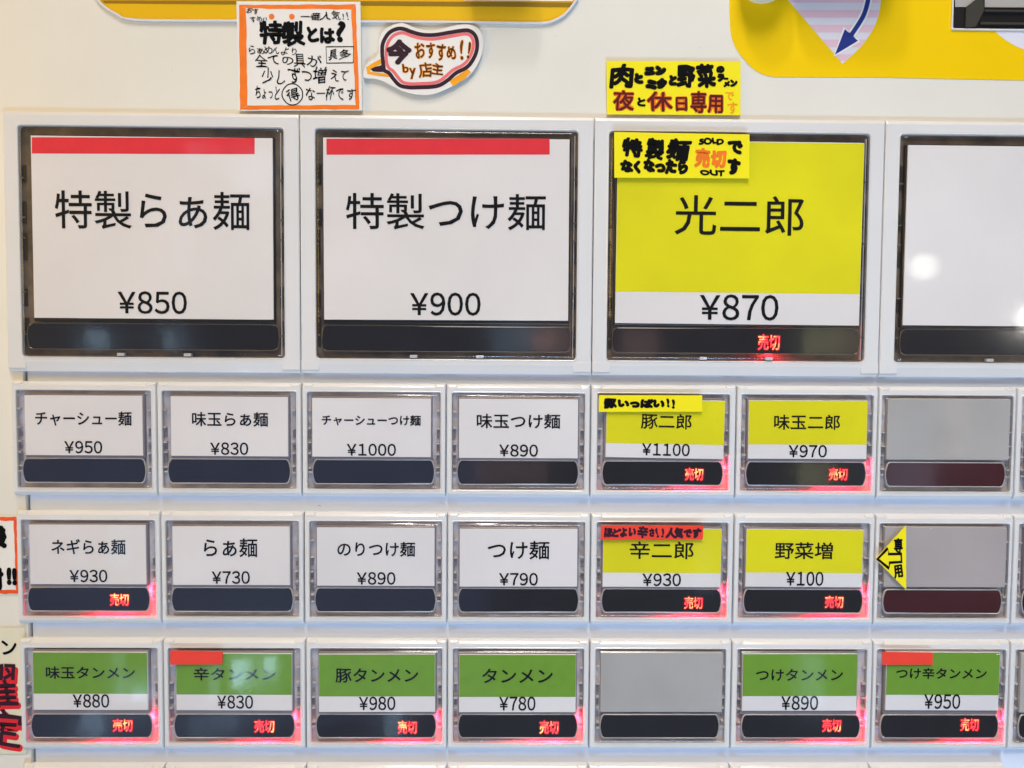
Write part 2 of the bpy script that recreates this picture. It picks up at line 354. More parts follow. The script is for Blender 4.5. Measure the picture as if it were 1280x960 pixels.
# round knob above the coin slot (its lower end shows)
kc = at(960, -38, -4); kr = 6.5
def ring(cx, cz, r, y, n=32): return [(cx+r*math.cos(6.28318*i/n), y, cz+r*math.sin(6.28318*i/n)) for i in range(n)]
v, f = loft([ring(kc.x, kc.z, kr+.5, d-.1), ring(kc.x, kc.z, kr+.5, -1), ring(kc.x, kc.z, kr, -6), ring(kc.x, kc.z, kr-.8, -7)], True)
obj("round_knob", v, f, shell, mach, 40)
# unseen overhangs added above the frame to cast shadow bands on the panel
a, b = at(985, -150, d), at(1118, -34, d); slab("shadow_block_right", shell, mach, a.x, b.x, b.z, a.z, -11, d-.1, 4, 2.5)
a, b = at(585, -150, d), at(668, -40, d); slab("shadow_block_left", shell, mach, a.x, b.x, b.z, a.z, -12, d-.4, 4, 2.5)
# bill slot
a, b = at(1192.5, -40, d), at(1400, 38.5, d)
def slotring(g, y): return rr(a.x+g, b.x-g, b.z+g, a.z-g, .4, y, 3)
v, f = loft([slotring(-.45, d-.02), slotring(-.4, d-.5), slotring(0, d-.5), slotring(.1, d-.1)])
obj("slot_surround", v, f, hous, mach, 40)
prism("slot_recess", blackp, mach, [(a.x, a.z), (b.x, a.z), (b.x, b.z), (a.x, b.z)], d-.14, .1)
prism("slot_upper_plate", greyp, mach, px([(1194,-20),(1231,-20),(1219,0),(1208,8.6),(1194,8.6)], d-.3), d-.3, .1)
prism("slot_upper_plate", greyp, mach, px([(1231,-20),(1380,-20),(1380,10),(1231,9)], d-.3), d-.3, .1)
prism("slot_cheek", dgrey, mach, px([(1219,1),(1229,-4),(1230,13),(1220,33),(1207,34),(1208,9.5)], d-.8), d-.8, .6)
prism("slot_lip", dgrey, mach, px([(1231,12),(1380,14),(1380,15.5),(1231,14)], d-1.0), d-1.0, .8)
prism("slot_lip", dgrey, mach, px([(1226,27.5),(1380,29.5),(1380,31.5),(1226,30)], d-1.0), d-1.0, .8)

# ------------------------------------------------------------------ push buttons
def window_ring(x0, x1, z0, z1, y, bulge, r, g=0.0):
    """dark indicator window outline: straight top and bottom, ends bowed out; g grows it"""
    x0 -= g; x1 += g; z0 -= g; z1 += g; pts = []; h = (z1-z0); n = 16
    R = (h*h/4+bulge*bulge)/(2*bulge) if bulge > 0 else None
    def side(cx, sgn, up):
        out = []
        for i in range(n+1):
            t = -1+2*i/n if up else 1-2*i/n
            zz = (z0+z1)/2+t*(h/2)
            off = bulge*(1-t*t)-bulge
            e = max(0, abs(t)-(1-2*r/h))/(2*r/h)              # small corner rounding
            off -= r*(1-math.sqrt(max(0, 1-e*e)))*0.9
            out.append((cx+sgn*off, y, zz))
        return out
    return side(x1, 1, True)+side(x0, -1, False)
WALL = {}
def housing(t, x0, x1, ztop, zbot, O, R, big):
    """white moulded frame with sloping top and bottom strips, corner pads"""
    g = .11; a, b = x0+g, x1-g
    o0, o1, p0, p1 = O
    tp, bt = (1.0, 2.6) if big else (.95, 1.1)
    seg = 5
    rings = [rr(a, b, zbot, ztop, .25, 2.28, seg), rr(a, b, zbot, ztop, .25, 1.1, seg), rr(a+.04, b-.04, zbot+.12, ztop-.10, .3, .75 if not big else .45, seg),
             rr(a+.10, b-.10, zbot+bt*.45, ztop-tp*.5, .3, .38 if not big else .22, seg), rr(a+.20, b-.20, zbot+bt*.93, ztop-tp*.93, .3, .06, seg), rr(a+.35, b-.35, zbot+bt, ztop-tp, .35, 0, seg),
             rr(o0-.45, o1+.45, p0-.45, p1+.45, R+.3, 0, seg), rr(o0-.28, o1+.28, p0-.28, p1+.28, R+.2, -.13, seg), rr(o0-.08, o1+.08, p0-.08, p1+.08, R+.05, -.02, seg),
             rr(o0, o1, p0, p1, R, .2, seg), rr(o0, o1, p0, p1, R, 3, seg)]
    v, f = loft(rings); obj("housing", v, f, hous, t, 35)
    wpad = 4.4 if not big else 5.0
    if not big:
        for q0, q1 in ((a, a+wpad-1.2), (b-wpad+1.2, b)): slab("corner_pad", hous, t, q0+.02, q1, ztop-1.7, ztop+.02, -.06, 1.9, .35, .75)
    else:
        for q0, q1 in ((a, a+5.0), (b-5.0, b)): slab("corner_pad", hous, t, q0+.02, q1, zbot+.9, p0-.5, -.015, 1.5, .2, .15)
def cap(t, O, R, m_, prot=.95):
    o0, o1, p0, p1 = O
    g = .18; rs = [rr(o0+g, o1-g, p0+g, p1-g, R, 1.2), rr(o0+g, o1-g, p0+g, p1-g, R, -.15), rr(o0+g+.12, o1-g-.12, p0+g+.12, p1-g-.12, R, -.5)]
    for s in (0, .25, .5, .75, 1.0):
        u = .18+s*.75; y = -.5-(prot-.5)*math.sin(s*math.pi/2)
        rs.append(rr(o0+g+u, o1-g-u, p0+g+u, p1-g-u, R+.2, y))
    v, f = loft(rs, True); return obj("cap", v, f, m_, t, 50)
def make_button(kind, seams, rowz, label, group, name_t=None, price=None, card="white", sold=None, stripe=None, redwin=False, zsplit=None, cardpx=None, skew=0.0, windowpx=None, lampw=1.0):
    big = kind == "large"
    x0, x1 = seams; cx = (x0+x1)/2
    ztop, p1, p0, zbot = rowz
    hw = 35.85 if big else 18.4
    cx -= .05 if big else 0
    O = (cx-hw, cx+hw, p0, p1)
    t = thing(kind+"_menu_button", (cx, 2.3, zbot), label, "button", group)
    R = .9 if big else .45
    housing(t, x0, x1, ztop, zbot, O, R, big)
    o0, o1 = O[0], O[1]; H = p1-p0
    # tray behind the cap, with the little moulded ribs down both sides
    tm, em = (tray_d, edge_d) if big else (tray_l, edge_l)
    slab("tray", tm, t, o0+.02, o1-.02, p0+.02, p1-.02, 1.3, 2.2, R, .1)
    rb = random.Random(int(cx*10+p0*7))
    vs, fs = [], []
    def box(bx0, bx1, bz0, bz1, yf, yb):
        b = len(vs); vs.extend([(bx0,yf,bz0),(bx1,yf,bz0),(bx1,yf,bz1),(bx0,yf,bz1),(bx0,yb,bz0),(bx1,yb,bz0),(bx1,yb,bz1),(bx0,yb,bz1)])
        fs.extend([(b,b+1,b+2,b+3),(b+7,b+6,b+5,b+4),(b+4,b+5,b+1,b),(b+3,b+2,b+6,b+7),(b+4,b,b+3,b+7),(b+1,b+5,b+6,b+2)])
    for sx in (0, 1):
        for k in ((.16, .22, .36, .47, .62, .80) if not big else (.10, .28, .52, .60, .78)):
            zz = p0+H*(k+rb.uniform(-.01, .01)); hh = rb.uniform(.18, .4)
            wx = rb.uniform(.7, 1.1)
            q = (o0+.2, o0+.2+wx) if not sx else (o1-.2-wx, o1-.2)
            box(q[0], q[1], zz, zz+hh, rb.uniform(-.1, .35), 1.35)
    r1 = obj("tray_ribs", vs, fs, em, t); r1["kind"] = "stuff"
    vs, fs = [], []
    for sx in (0, 1):
        for k in ((.27, .40, .53) if not big else (.05, .22, .42, .58, .76)):
            zz = p0+H*k; hh = rb.uniform(1.0, 2.6) if not big else rb.uniform(4, 9); wx = .75 if not big else rb.uniform(.7, 1.25)
            q = (o0+.25, o0+.25+wx) if not sx else (o1-.25-wx, o1-.25)
            box(q[0], q[1], zz, zz+hh, 1.0, 1.32)
    r2 = obj("tray_slots", vs, fs, dark_l if not big else blackp, t); r2["kind"] = "stuff"
    # holder and card
    if cardpx: A, B = at(cardpx[0], cardpx[1], -.62), at(cardpx[2], cardpx[3], -.62); c0, c1, k1, k0 = A.x, B.x, A.z, B.z
    elif big: c0, c1, k0, k1 = cx-34.0+.1, cx+33.6, p0+10.3, p1-2.5
    elif card in ("blank", "worn"): c0, c1, k0, k1 = o0+1.35, o1-.9, p0+H*.335, p1-.75
    else: c0, c1, k0, k1 = cx-16.55, cx+16.25, p0+H*.335, p1-1.55
    hz = p0+H*(.31 if not big else .155)
    if card in ("blank", "worn"):
        slab("blank_plate", blank_m if card == "blank" else blank_p, t, c0, c1, k0, k1, -.45, 1.3, .3, .2)
    else:
        slab("card_holder", (dark_l if not big else blackp), t, c0-.35, c1+.35, hz, k1+.45, -.1, 1.3, .3, .2)
        cd = slab("label_card", paper, t, c0, c1, k0, k1, -.62, -.15, .05, .02)
        cd.rotation_euler.y = skew or rb.uniform(-.0035, .0035)
        if card in ("yellow", "green"):
            split = at(cx, zsplit, -.62).z if zsplit else k0+(k1-k0)*.31
            flat("colour_band", yel_card if card == "yellow" else grn_card, 0, -.64, 0, [[(c0+.06, split), (c1-.06, split), (c1-.06, k1-.12 if not big else k1-.2), (c0+.06, k1-.12 if not big else k1-.2)]], cd)
        if stripe:
            prism("red_stripe", red_print, cd, px([(stripe[0], stripe[1]), (stripe[2], stripe[1]+.6), (stripe[2], stripe[3]+.6), (stripe[0], stripe[3])], -.66), -.66, .02)
        if name_t: write("menu_lettering", name_t[0], name_t[1:], -.70, ink, cd, bold=.065 if not big else .07)
        if price: write("price_lettering", "".join("￥" if c_ == "¥" else chr(ord(c_)+0xFEE0) for c_ in price[0]), price[1:], -.70, ink, cd, bold=.065 if not big else .10)
    # indicator window
    if big: w0, w1, y0, y1, bl, rr_ = cx-34.3, cx+34.3, p0+2.15, p0+9.05, .5, 1.1
    else: w0, w1, y0, y1, bl, rr_ = cx-16.85, cx+16.7, p0+1.65, p0+8.15, .75, .35
    wr = lambda y, g=0.: window_ring(w0, w1, y0, y1, y, bl, rr_, g)
    v, f = loft([wr(.25, -.05), wr(-.12, -.05), wr(-.17, -.15)], True, True)
    wn = obj("indicator_window", v, f, win_r if redwin else win_m, t, 40)
    v, f = loft([wr(.3, .26 if not big else .2), wr(-.1, .24 if not big else .18), wr(-.22, .12), wr(-.1, 0), wr(.3, -.02)])
    obj("window_outline", v, f, em, t, 50)
    if big:
        slab("cap_edge_highlight", edge_l, t, o1-.95, o1-.78, p0+.5, p1-1.2, .3, 1.32, .05, .05)  # pale rib added as the streak of light along the cap's bevel
        for fx in (.36, .615): slab("cap_clip", edge_l, t, o0+fx*2*hw, o0+fx*2*hw+2.0, p0+.25, p0+1.1, -.3, 1.2, .1, .1)
    if sold:
        gx = .45
        write("sold_out_glow", "売切", (sold[0]-1.5, sold[1]-1.5, sold[2]+1.5, sold[3]+1.5), -.19, led_dim, wn, bold=.32, steps=12)
        s = write("sold_out_lettering", "売切", sold, -.24, led, wn, bold=.045)
        c = at((sold[0]+sold[2])/2, (sold[1]+sold[3])/2, .7)
        lx = min(c.x+1.5, w1-3.5) if not big else c.x
        l = bpy.data.lights.new("indicator_light", 'POINT'); l.energy = 0.012*lampw*(1.0 if not big else .9); l.color = (1.0, .014, .045); l.shadow_soft_size = .0003
        o = bpy.data.objects.new("indicator_light", l); COL.objects.link(o); o.parent = t
        org = Vector(t["_o"]); o.location = (Vector((lx, .8, y0+(1.2 if not big else .6)))-org)*MM
        if not big:
            l3 = l.copy(); l3.energy *= .55
            o3 = bpy.data.objects.new("indicator_light", l3); COL.objects.link(o3); o3.parent = t; o3.location = (Vector((c.x-4.5, .8, y0+1.2))-org)*MM
            l2 = l.copy(); l2.energy *= 1.1
            o2 = bpy.data.objects.new("indicator_light", l2); COL.objects.link(o2); o2.parent = t; o2.location = (Vector((w1-1.2, .8, y1-1.6))-org)*MM
    cap(t, O, R, cap_l if big else cap_s)
    return t
def seam_x(xs, y): return [at(x, y, 0).x for x in xs]
SB = [(at(a, 145).x+at(b, 470).x)/2 for a, b in ((374.3, 375.5), (742.7, 740), (1106, 1100))]
SB = [SB[0]-80.3]+SB+[SB[2]+80.2]
S2 = seam_x([196,377,557.5,738,920,1097,1269.5], 550); S2 = [S2[0]-39.9]+S2+[S2[-1]+40]
S3 = seam_x([201,380,559,738,917,1093,1265.5], 710); S3 = [S3[0]-39.9]+S3+[S3[-1]+40]
S4 = seam_x([204,382,559,736.6,914,1090,1261], 868); S4 = [S4[0]-39.9]+S4+[S4[-1]+40]
ZB = (7.7, 3.86, -58.7, -62.9)
def zr(c): return (-(c-15.95), -(c-13.52), -(c+13.52), -(c+15.7))
Z2, Z3, Z4, Z5 = zr(81.55), zr(117.65), zr(153.70), zr(189.8)
GL, GS = "large square menu buttons in the top row", "small menu buttons in the lower rows"
# large buttons
make_button("large", SB[0:2], ZB, "large white button with red stripe for special ramen, priced 850 yen, beside the warm-lit edge", GL,
    ("特製らぁ麺", 67.8, 237.8, 312.5, 287.8), ("¥850", 147, 363.75, 233.75, 392.8), stripe=(39.5, 171.7, 318, 192), cardpx=(38, 169.5, 341.8, 399.5))
make_button("large", SB[1:3], ZB, "large white button with red stripe for special dipping noodles, priced 900 yen", GL,
    ("特製つけ麺", 432.8, 240.7, 682.5, 288.2), ("¥900", 513, 365.3, 601, 394.9), stripe=(408.7, 173, 687.8, 193), cardpx=(404.5, 171.5, 710.3, 401.3))
make_button("large", SB[2:4], ZB, "large yellow button priced 870 yen, lit red as sold out, under a yellow paper note", GL,
    ("光二郎", 843.3, 243.8, 1003.4, 294.8), ("¥870", 874.8, 367.8, 972.6, 401), card="yellow", zsplit=360.4, sold=(947.8, 418, 974.4, 437.6), cardpx=(771.5, 175, 1073.5, 406.5))
make_button("large", SB[3:5], ZB, "large blank white button with two bright lamp reflections on its cap", GL, cardpx=(1135, 181.5, 1440, 409))
R2 = [
 (("チャーシュー麺", 43.75,513.75,164.7,532.5), ("¥950",80.3,551,128,567), "white", None, "small white button for roast pork ramen, 950 yen, under the special ramen button", (30.6,494,178.8,569.5)),
 (("味玉らぁ麺",239.7,514.7,335,533.4), ("¥830",262.5,552.8,310.3,568.8), "white", None, "small white button for seasoned egg ramen, 830 yen, between two pork buttons", (213,495.5,360,570.5)),
 (("チャーシューつけ麺",402,518.4,526,532.5), ("¥1000",433.4,554.4,495,570), "white", None, "small white button for roast pork dipping noodles, 1000 yen, with the smallest lettering", (390,497.5,538.5,571.5)),
 (("味玉つけ麺",596,517,700.3,536), ("¥890",624,555.3,672.5,571), "white", None, "small white button for seasoned egg dipping noodles, 890 yen, under the large 900 yen button", (574,498.5,722,573)),
 (("豚二郎",800,517,863,536.5), ("¥1100",801.8,554,861.3,570), "yellow", (856.5,585,878.8,600.4), "small yellow pork button, 1100 yen, lit sold out, with yellow handwritten strip", (757,499,903.5,573)),
 (("味玉二郎",968,518,1050,537.4), ("¥970",986,556,1033.6,572), "yellow", (1036.3,585,1059,600.4), "small yellow seasoned egg button, 970 yen, lit sold out, no note on it", (936.5,500,1083,574)),
 (None, None, "blank", None, "small blank grey button with maroon window, above the arrow sticker button", None),
 (None, None, "white", None, "small button cut off by the photo edge, beside the unmarked blank grey button", None)]
R3 = [
 (("ネギらぁ麺",64,673.75,157,693.4), ("¥930",86.6,712,134.4,728), "white", (137.5,742,161,757), "small white button for green onion ramen, 930 yen, the only white one lit sold out", (36.5,656,183,730.5)),
 (("らぁ麺",254.7,672.8,322,696.5), ("¥730",264.7,713.75,312.5,730), "white", None, "small white button for plain ramen, 730 yen, cheapest white button", (215.5,658,362.5,731.5)),
 (("のりつけ麺",421.6,677,519,696), ("¥890",446,715,494.4,731), "white", None, "small white button for seaweed dipping noodles, 890 yen, beside plain ramen", (396,659.5,543,732.5)),
 (("つけ麺",610,676,687,699.4), ("¥790",624,716,672.5,732), "white", None, "small white button for plain dipping noodles, 790 yen, beside the red-note button", (575,661,721.5,733.5)),
 (("辛二郎",787,676.8,866.5,699), ("¥930",803,716.6,851,732.8), "yellow", (855.6,746,878,761), "small yellow spicy button, 930 yen, lit sold out, under a red handwritten strip", (754,660.5,900.5,734)),
 (("野菜増",968.5,677.7,1040.6,699), ("¥100",982.5,714.4,1029,732.4), "yellow", (1031.5,745,1053.8,760), "small yellow extra vegetables button, 100 yen, lit sold out, near the arrow sticker", (933,661.5,1077,734)),
 (None, None, "worn", None, "small blank grey button with yellow arrow sticker over its edge", None),
 (None, None, "white", None, "small button cut off by the photo edge, beside the arrow sticker button", None)]
R4 = [
 (("味玉タンメン",57,833,168.75,848.75), ("¥880",90.6,867.5,136.6,884.7), "green", (141,898.75,165.6,914.4), "small green egg noodle button, 880 yen, lit sold out, beside the red handwriting poster", (40.5,815,185,887.5)),
 (("辛タンメン",241.6,834.7,344.7,850.9), ("¥830",271,869,316.25,886), "green", (318,900,342.8,915.6), "small green spicy noodle button, 830 yen, lit sold out, with red tape and blue reflections", (219.5,816.5,365,888)),
 (("豚タンメン",419.4,835.3,523,853.4), ("¥980",448.75,870.6,494.4,887.8), "green", (497.5,901,521,917), "small green pork noodle button, 980 yen, lit sold out", (398.5,817.5,544,890)),
 (("タンメン",602.8,835.6,691,854), ("¥780",624,870.6,669.4,888.4), "green", (674.7,901,698,917), "small green plain noodle button, 780 yen, lit sold out, beside a blank one", (574,818,719.5,890.3)),
 (None, None, "blank", None, "small blank grey button with black window, between two green sold-out buttons", None),
 (("つけタンメン",945.3,836,1053.8,851.3), ("¥890",976.8,869.7,1022.7,887.6), "green", (1028.4,899,1051,914.7), "small green dipping noodle button, 890 yen, lit sold out, without any tape", (929,817,1070.5,888.5)),
 (("つけ辛タンメン",1120.3,834.7,1233,849), ("¥950",1155.3,867.5,1200,886.3), "green", (1201,898,1223,913.6), "small green spicy dipping button, 950 yen, lit sold out, with red tape", (1108.5,815,1247.5,888)),
 (None, None, "blank", None, "small button cut off by the photo edge, beside the green 950 yen button", None)]
for row, Sx, Z in ((R2, S2, Z2), (R3, S3, Z3), (R4, S4, Z4)):
    for i, (nm, pr, kind, sold, lab, cp) in enumerate(row):
        zs = None
        if cp and kind != "white":
            zs = {5: 551.5, 4: 551.5}.get(i) if row is R2 else ({4: 714.0, 5: 713.5}.get(i) if row is R3 else {0: 867, 1: 868, 2: 870, 3: 870.5, 5: 869, 6: 867.5}.get(i))
        make_button("small", (Sx[i], Sx[i+1]), Z, lab, GS, nm, pr, card=kind, sold=sold, zsplit=zs, cardpx=cp, redwin=(i == 6 and row is not R4), skew=(.014 if row is R2 and i == 4 else 0))
under = ["egg noodle 880 yen", "spicy noodle 830 yen", "pork noodle 980 yen", "plain noodle 780 yen", "blank grey", "dipping noodle 890 yen", "spicy dipping 950 yen"]
for i in range(7):
    make_button("small", (S4[i], S4[i+1]), Z5, "small button cut off by the lower edge, directly under the "+under[i]+" button", GS, card="blank")

# ------------------------------------------------------------------ paper notes and tape
def quad_sheet(name, material, corners, d, th, label, cat, group=None):
    P_ = px(corners, d); c = (sum(p[0] for p in P_)/4, d+th, min(p[1] for p in P_))
    t = thing(name, c, label, cat, group)
    # slightly waved sheet: grid between the four corners
    nx, ny = 12, 6; vs, fs = [], []; rn = random.Random(len(label)); ph = [rn.uniform(0, 6) for _ in range(3)]
    for s, off in ((0, 0), (1, th)):
        for j in range(ny+1):
            for i in range(nx+1):
                u, w = i/nx, j/ny
                x = (P_[0][0]*(1-u)+P_[1][0]*u)*(1-w)+(P_[3][0]*(1-u)+P_[2][0]*u)*w
                z = (P_[0][1]*(1-u)+P_[1][1]*u)*(1-w)+(P_[3][1]*(1-u)+P_[2][1]*u)*w
                vs.append((x, d+off, z))
    n = (nx+1)*(ny+1)
    for j in range(ny):
        for i in range(nx):
            q = j*(nx+1)+i; fs.append((q, q+nx+1, q+nx+2, q+1)); fs.append((n+q, n+q+1, n+q+nx+2, n+q+nx+1))
    edge = [i for i in range(nx+1)]+[j*(nx+1)+nx for j in range(1, ny+1)]+[ny*(nx+1)+i for i in range(nx-1, -1, -1)]+[j*(nx+1) for j in range(ny-1, 0, -1)]
    for k in range(len(edge)): a_, b_ = edge[k], edge[(k+1) % len(edge)]; fs.append((a_, b_, n+b_, n+a_))
    obj("sheet", vs, fs, material, t)
    return t
def band(name, material, outer, inner, d, parent):
    """hand-coloured border between two quads"""
    o_, i_ = px(outer, d), px(inner, d); polys = []
    rn = random.Random(3); K = 14
    def edge(A, B): return [(A[0]+(B[0]-A[0])*k/K+rn.uniform(-.1, .1), A[1]+(B[1]-A[1])*k/K+rn.uniform(-.1, .1)) for k in range(K+1)]
    for k in range(4):
        eo, ei = edge(o_[k], o_[(k+1) % 4]), edge(i_[k], i_[(k+1) % 4])
        for q in range(K): polys.append((eo[q], ei[q], ei[q+1], eo[q+1]))
    return flat(name, material, 0, d, 0, [tuple(reversed(p)) if False else p for p in polys], parent)
G = "handwritten paper notes stuck on the machine"
n1 = quad_sheet("handwritten_sign", sign_w, [(295.5,1.5),(450.5,2),(452.5,138),(298,138.5)], .1, .12, "white handwritten sign with orange border explaining the special bowl", "sign", G)
dd = .08
band("orange_border", sign_o, [(298.5,6),(444.5,5.5),(449.5,136.8),(300,137)], [(307.5,10.5),(439,12),(444.5,131),(309.5,131.8)], dd, n1)
L = [("おす",(307.8,9.5,323,18),.09,brownm),("すめ!!",(312,20,333.5,28.4),.05,ink),("一番人気!!",(375.8,12.5,436,26.5),.05,ink),("特製",(324,25,382,59),.27,ink),("とは",(383,33,419,55),.3,ink),
     ("?",(420,26,432,53),.35,ink),("らぁめんより",(311,57,371,69),.04,ink),("全ての",(318.5,68,367,84.5),.05,ink),("具",(367,67,382,84.5),.05,ink),("が",(383,69,402,84),.05,ink),("具多",(410.5,61,439,76),.07,ink),
     ("少しずつ",(327,84,390,106),.05,ink),("増",(391,83,409,105),.09,ink),("えて",(413,87,436,102),.05,ink),("ちょっと",(319,107,350,125),.06,ink),("得",(357,109,375,127),.08,ink),("な一杯です",(382,107,445,126),.06,ink)]
for k, (s, bx, bo, m_) in enumerate(L): write("handwriting", s, bx, dd-.05-.001*k, m_, n1, bold=bo if bo > .2 else bo*.5, messy=1.35 if bo < .2 else .8, seed=k+5)
flat("orange_dots", sign_o, 0, dd-.03, 0, [[(p[0], p[2]) for p in ring(at(a_, 20.8, dd).x, at(a_, 20.8, dd).z, .75, 0, 20)] for a_ in (339.5, 364.8)], n1)
flat("drawn_box", ink, 0, dd-.03, 0, ribbon(px([(407.5,58.5),(442,58.3),(441.5,78.5),(408.3,79)], dd), .32, True), n1)
cc = at(365.5, 118, dd); flat("drawn_circle", ink, 0, dd-.035, 0, ribbon([(cc.x+2.75*math.cos(6.283*i/28)*(1+.03*math.sin(i)), cc.z+2.85*math.sin(6.283*i/28)) for i in range(28)], .3, True), n1)
# speech bubble
def z8(pts): return [(450+a_/8, 25+b_/8) for a_, b_ in pts]
org = at(530, 118, 1.2)
n2 = thing("speech_bubble_sign", (org.x, 1.2, org.z), "cut-out speech bubble note with plum and pink outline and an orange tail", "sign", G)
out = smooth_path(px(z8([(45,575),(40,500),(75,430),(165,365),(188,300),(190,190),(240,105),(330,50),(430,30),(560,80),(680,103),(800,92),(980,48),(1110,50),(1195,100),(1228,190),(1222,320),(1165,460),(1085,560),(1000,612),(900,672),(745,738),(600,748),(450,718),(330,662),(230,612),(150,588)]), .4), True, 4)
prism("sheet", sign_w, n2, out, .4, .15)
oc = smooth_path(px(z8([(232,430),(222,330),(230,230),(285,135),(360,92),(430,88),(520,120),(620,146),(740,150),(880,128),(1010,107),(1090,107),(1148,150),(1172,230),(1160,330),(1108,430),(1050,485),(960,530),(880,600),(800,650),(720,668),(600,673),(500,675),(400,655),(335,590),(290,530),(240,500)]), .38), True, 4)
flat("plum_outline", plum, 0, .36, 0, ribbon(oc, 1.05, True), n2)
flat("tail_fill", plum, 0, .355, 0, [px(z8([(250,420),(262,520),(200,520),(130,515),(105,490),(150,468),(205,455)]), .36)], n2)
ic = smooth_path(px(z8([(268,430),(262,330),(275,240),(320,170),(380,135),(440,130),(520,160),(620,185),(740,190),(880,168),(1010,145),(1075,143),(1115,170),(1135,235),(1120,320),(1075,405),(1020,455),(930,500),(850,570),(780,615),(700,632),(600,636),(510,638),(425,620),(370,560),(330,510),(290,480)]), .38), True, 4)
flat("pink_outline", pinkm, 0, .365, 0, ribbon(ic, .85, True), n2)
flat("orange_patch", amberm, 0, .375, 0, [px(z8([(895,610),(1075,490),(1110,520),(1050,585),(930,662)]), .38), px(z8([(60,475),(110,440),(205,390),(215,440),(110,485),(100,515),(300,545),(290,570),(180,560),(75,540)]), .38)], n2)
write("handwriting", "今", (450+260/8, 25+190/8, 450+520/8, 25+450/8), .33, plum, n2, bold=.45, messy=.6, seed=3)
for k, (s, bx, bo) in enumerate([("おすすめ", (545,225,960,410), .12), ("!!", (1000,200,1110,400), .1), ("by", (420,440,555,590), .1), ("店主", (590,425,830,580), .12)]):
    bb = (450+bx[0]/8, 25+bx[1]/8, 450+bx[2]/8, 25+bx[3]/8)
    write("amber_edge_of_ink", s, (bb[0]-.6, bb[1]-.6, bb[2]+.6, bb[3]+.6), .365-.001*k, amberm, n2, bold=bo+.1, messy=1.0, seed=20+k)
    write("handwriting", s, bb, .33-.001*k, brownm, n2, bold=bo*.7, messy=1.0, seed=20+k)
# yellow night-and-holiday note
def z6(b): return (750+b[0]/6, 70+b[1]/6, 750+b[2]/6, 70+b[3]/6)
n3 = quad_sheet("handwritten_sign", sign_y, [(758,76),(925.8,77.3),(925.8,144),(758.6,143)], .6, .12, "yellow note above the buttons with black and dark red handwriting about evenings and holidays", "sign", G)
for k, (s, bx, bo, m_) in enumerate([("肉",(70,55,255,248),.34,ink),("と",(255,125,328,212),.45,ink),("ニン",(330,68,498,150),.5,ink),("ニク",(340,160,505,255),.5,ink),("と",(515,140,578,225),.4,ink),("野",(575,62,715,240),.34,ink),("菜",(718,55,872,242),.34,ink),
        ("の",(872,72,935,130),.3,ink),("ラ",(880,130,935,195),.3,ink),("ー",(925,160,965,180),.25,ink),("メ",(925,185,975,235),.25,ink),("ン",(975,175,1032,232),.25,ink)]):
    write("handwriting", s, z6(bx), .55-.002*k, m_, n3, bold=bo, messy=.9, seed=40+k)
for k, (s, bx) in enumerate([("夜",(98,255,255,412)),("休",(352,265,545,418)),("日",(568,305,655,415)),("専",(680,262,800,430)),("用",(808,290,922,430))]):
    write("red_halo", s, z6((bx[0]-5, bx[1]-5, bx[2]+5, bx[3]+5)), .58, halo_m, n3, bold=.5, messy=.3, seed=60+k, steps=6)
    write("handwriting", s, z6(bx), .53-.002*k, darkred, n3, bold=.13, messy=.3, seed=60+k)
write("handwriting", "と", z6((278,310,342,380)), .53, ink, n3, bold=.22, messy=.4, seed=66)
write("handwriting", "で", z6((940,270,1005,335)), .57, amberm, n3, bold=.1, messy=.5, seed=67)
write("handwriting", "す", z6((955,345,1030,435)), .57, amberm, n3, bold=.1, messy=.5, seed=68)
# yellow note on the big yellow button
n4 = quad_sheet("sticky_note", sign_y, [(767.8,165),(936.8,168),(936.8,223),(768,222)], -1.55, .35, "yellow note on the large yellow button, with black brush writing and orange sold-out characters", "note", G)
for k, (s, bx, bo, m_) in enumerate([("特",(165,608,322,765),.32,ink),("製",(335,612,482,785),.30,ink),("麺",(495,615,690,792),.32,ink),("なくなったら",(150,765,662,890),.36,ink),("SOLD",(740,610,930,670),.17,ink),("OUT",(750,850,935,903),.17,ink),("で",(955,632,1072,740),.36,ink),("す",(955,765,1055,892),.4,ink)]):
    write("handwriting", s, z6(bx), -1.6-.002*k, m_, n4, bold=bo, messy=1.0, seed=80+k)
write("orange_handwriting", "売切", z6((708,688,948,842)), -1.6, amberm if False else sign_o, n4, bold=.3, messy=.5, seed=90)
# small strips on the yellow buttons
def z64(x, y, b): return (x+b[0]/6.4, y+b[1]/6.4, x+b[2]/6.4, y+b[3]/6.4)
n5 = quad_sheet("sticky_note", sign_y, [(749,494),(877.8,494.3),(877.8,514.6),(748.6,514.8)], -1.4, .3, "small yellow strip with black writing across the top of the 1100 yen button", "note", G)
for k, (q, bx, bo) in enumerate([("豚", (95,112,200,200), .24), ("いっぱい", (205,118,580,195), .3), ("!!", (595,115,665,198), .16)]): write("handwriting", q, z64(740, 480, bx), -1.45-.002*k, ink, n5, bold=bo, messy=.9, seed=101+k)
n6 = quad_sheet("sticky_note", sign_r, [(751.5,656.5),(879.5,657.5),(878.5,674.6),(751,675)], -1.4, .25, "small red strip with black writing across the top of the yellow 930 yen button", "note", G)
for k, (q, bx, bo) in enumerate([("ほどよい", (95,122,352,205), .22), ("辛", (362,112,450,212), .2), ("さ", (455,130,500,200), .2), ("!!", (505,128,578,205), .12), ("人気です", (588,122,878,214), .24)]): write("handwriting", q, z64(740, 640, bx), -1.45-.002*k, plum, n6, bold=bo, messy=.9, seed=108+k)
GT = "strips of red tape on green buttons"
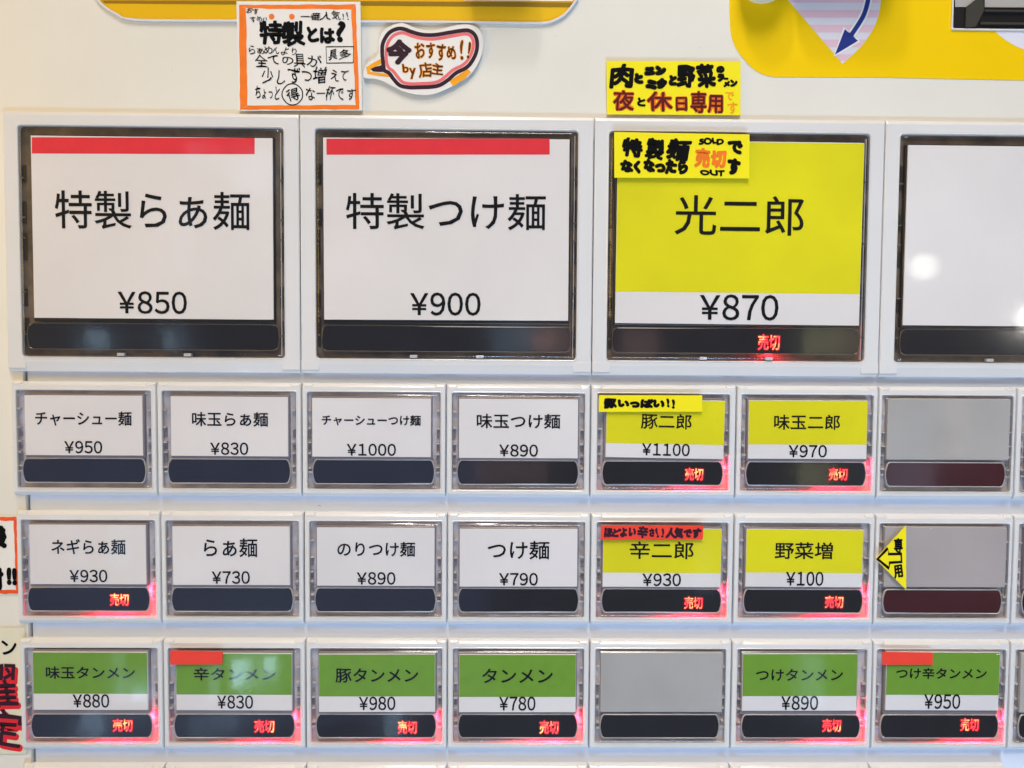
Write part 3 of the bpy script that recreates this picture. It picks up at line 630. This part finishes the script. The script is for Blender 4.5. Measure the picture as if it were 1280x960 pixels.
quad_sheet("tape_strip", sign_r, [(212.8,813.4),(278.3,814.6),(277.6,830.4),(212.9,830.6)], -1.3, .3, "plain red tape on the green 830 yen button with blue reflections", "tape", GT)
quad_sheet("tape_strip", sign_r, [(1103.2,815),(1166,816),(1166,830.8),(1103,831)], -1.3, .3, "plain red tape on the green 950 yen button", "tape", GT)
# arrow sticker
org = at(1118, 737, -1.2)
n7 = thing("arrow_sticker", (org.x, -1.1, org.z), "yellow triangular sticker with black arrow pointing to the extra vegetables button", "sticker", G)
prism("sheet", sign_y, n7, px([(1132.6,656.8),(1132.8,737.4),(1094.6,698.8)], -1.3), -1.3, .2)
def z5(pts): return [(1080+a_/5.645, 620+b_/5.645) for a_, b_ in pts]
flat("arrow_drawing", ink, 0, -1.34, 0, ribbon(px(z5([(95,445),(168,368),(172,410),(262,408),(265,465),(180,470),(178,512)]), -1.3), .85, True), n7)
write("handwriting", "専", (1117.5, 672.5, 1128.5, 691.5), -1.35, ink, n7, bold=.16, messy=.5, seed=110)
write("handwriting", "用", (1117.5, 705.5, 1128.5, 723), -1.35, ink, n7, bold=.16, messy=.5, seed=111, rot=.1)
# the two posters at the left edge
n8 = quad_sheet("handwritten_sign", sign_w, [(-60,645),(20.6,645.5),(24,742.8),(-58,744)], 1.1, .12, "poster with red-orange border and black brush strokes beside the green onion ramen button", "sign", G)
band("orange_border", sign_ro, [(-59,645.8),(20.4,646.2),(23.8,742),(-57,743.4)], [(-55,651),(17,651.2),(20,737),(-54,738)], 1.07, n8)
write("handwriting", "最後", (-26, 656, 9, 686), 1.03, ink, n8, bold=.55, messy=.4, seed=120)
write("handwriting", "受付", (-38, 709, 5, 739), 1.03, ink, n8, bold=.5, messy=.4, seed=121)
write("handwriting", "!!", (8, 709, 21.5, 732), 1.02, ink, n8, bold=.45, messy=.3, seed=122)
n9 = quad_sheet("handwritten_sign", mat("cream_paper", (0.72, 0.68, 0.52, 1), .6, .3, noise=.03, nscale=80), [(-60,784),(31,784.5),(33,942),(-58,944)], 1.1, .12, "cream poster with large red and black vertical handwriting at the lower corner", "sign", G)
write("handwriting", "メン", (-22, 799, 21, 819), 1.03, ink, n9, bold=.14, messy=.5, seed=130)
for k, (s, bx) in enumerate([("曜", (-26, 829, 25, 885)), ("定", (-24, 886, 28, 935))]):
    write("red_handwriting", s, (bx[0]+3, bx[1]+3.5, bx[2]+3, bx[3]+4.5), 1.06, redm, n9, bold=.62, messy=.6, seed=140+k, rot=-.06)
    write("handwriting", s, bx, 1.01, plum, n9, bold=.13, messy=.6, seed=140+k, rot=-.06)
for o in S.objects:
    if "_o" in o: del o["_o"]
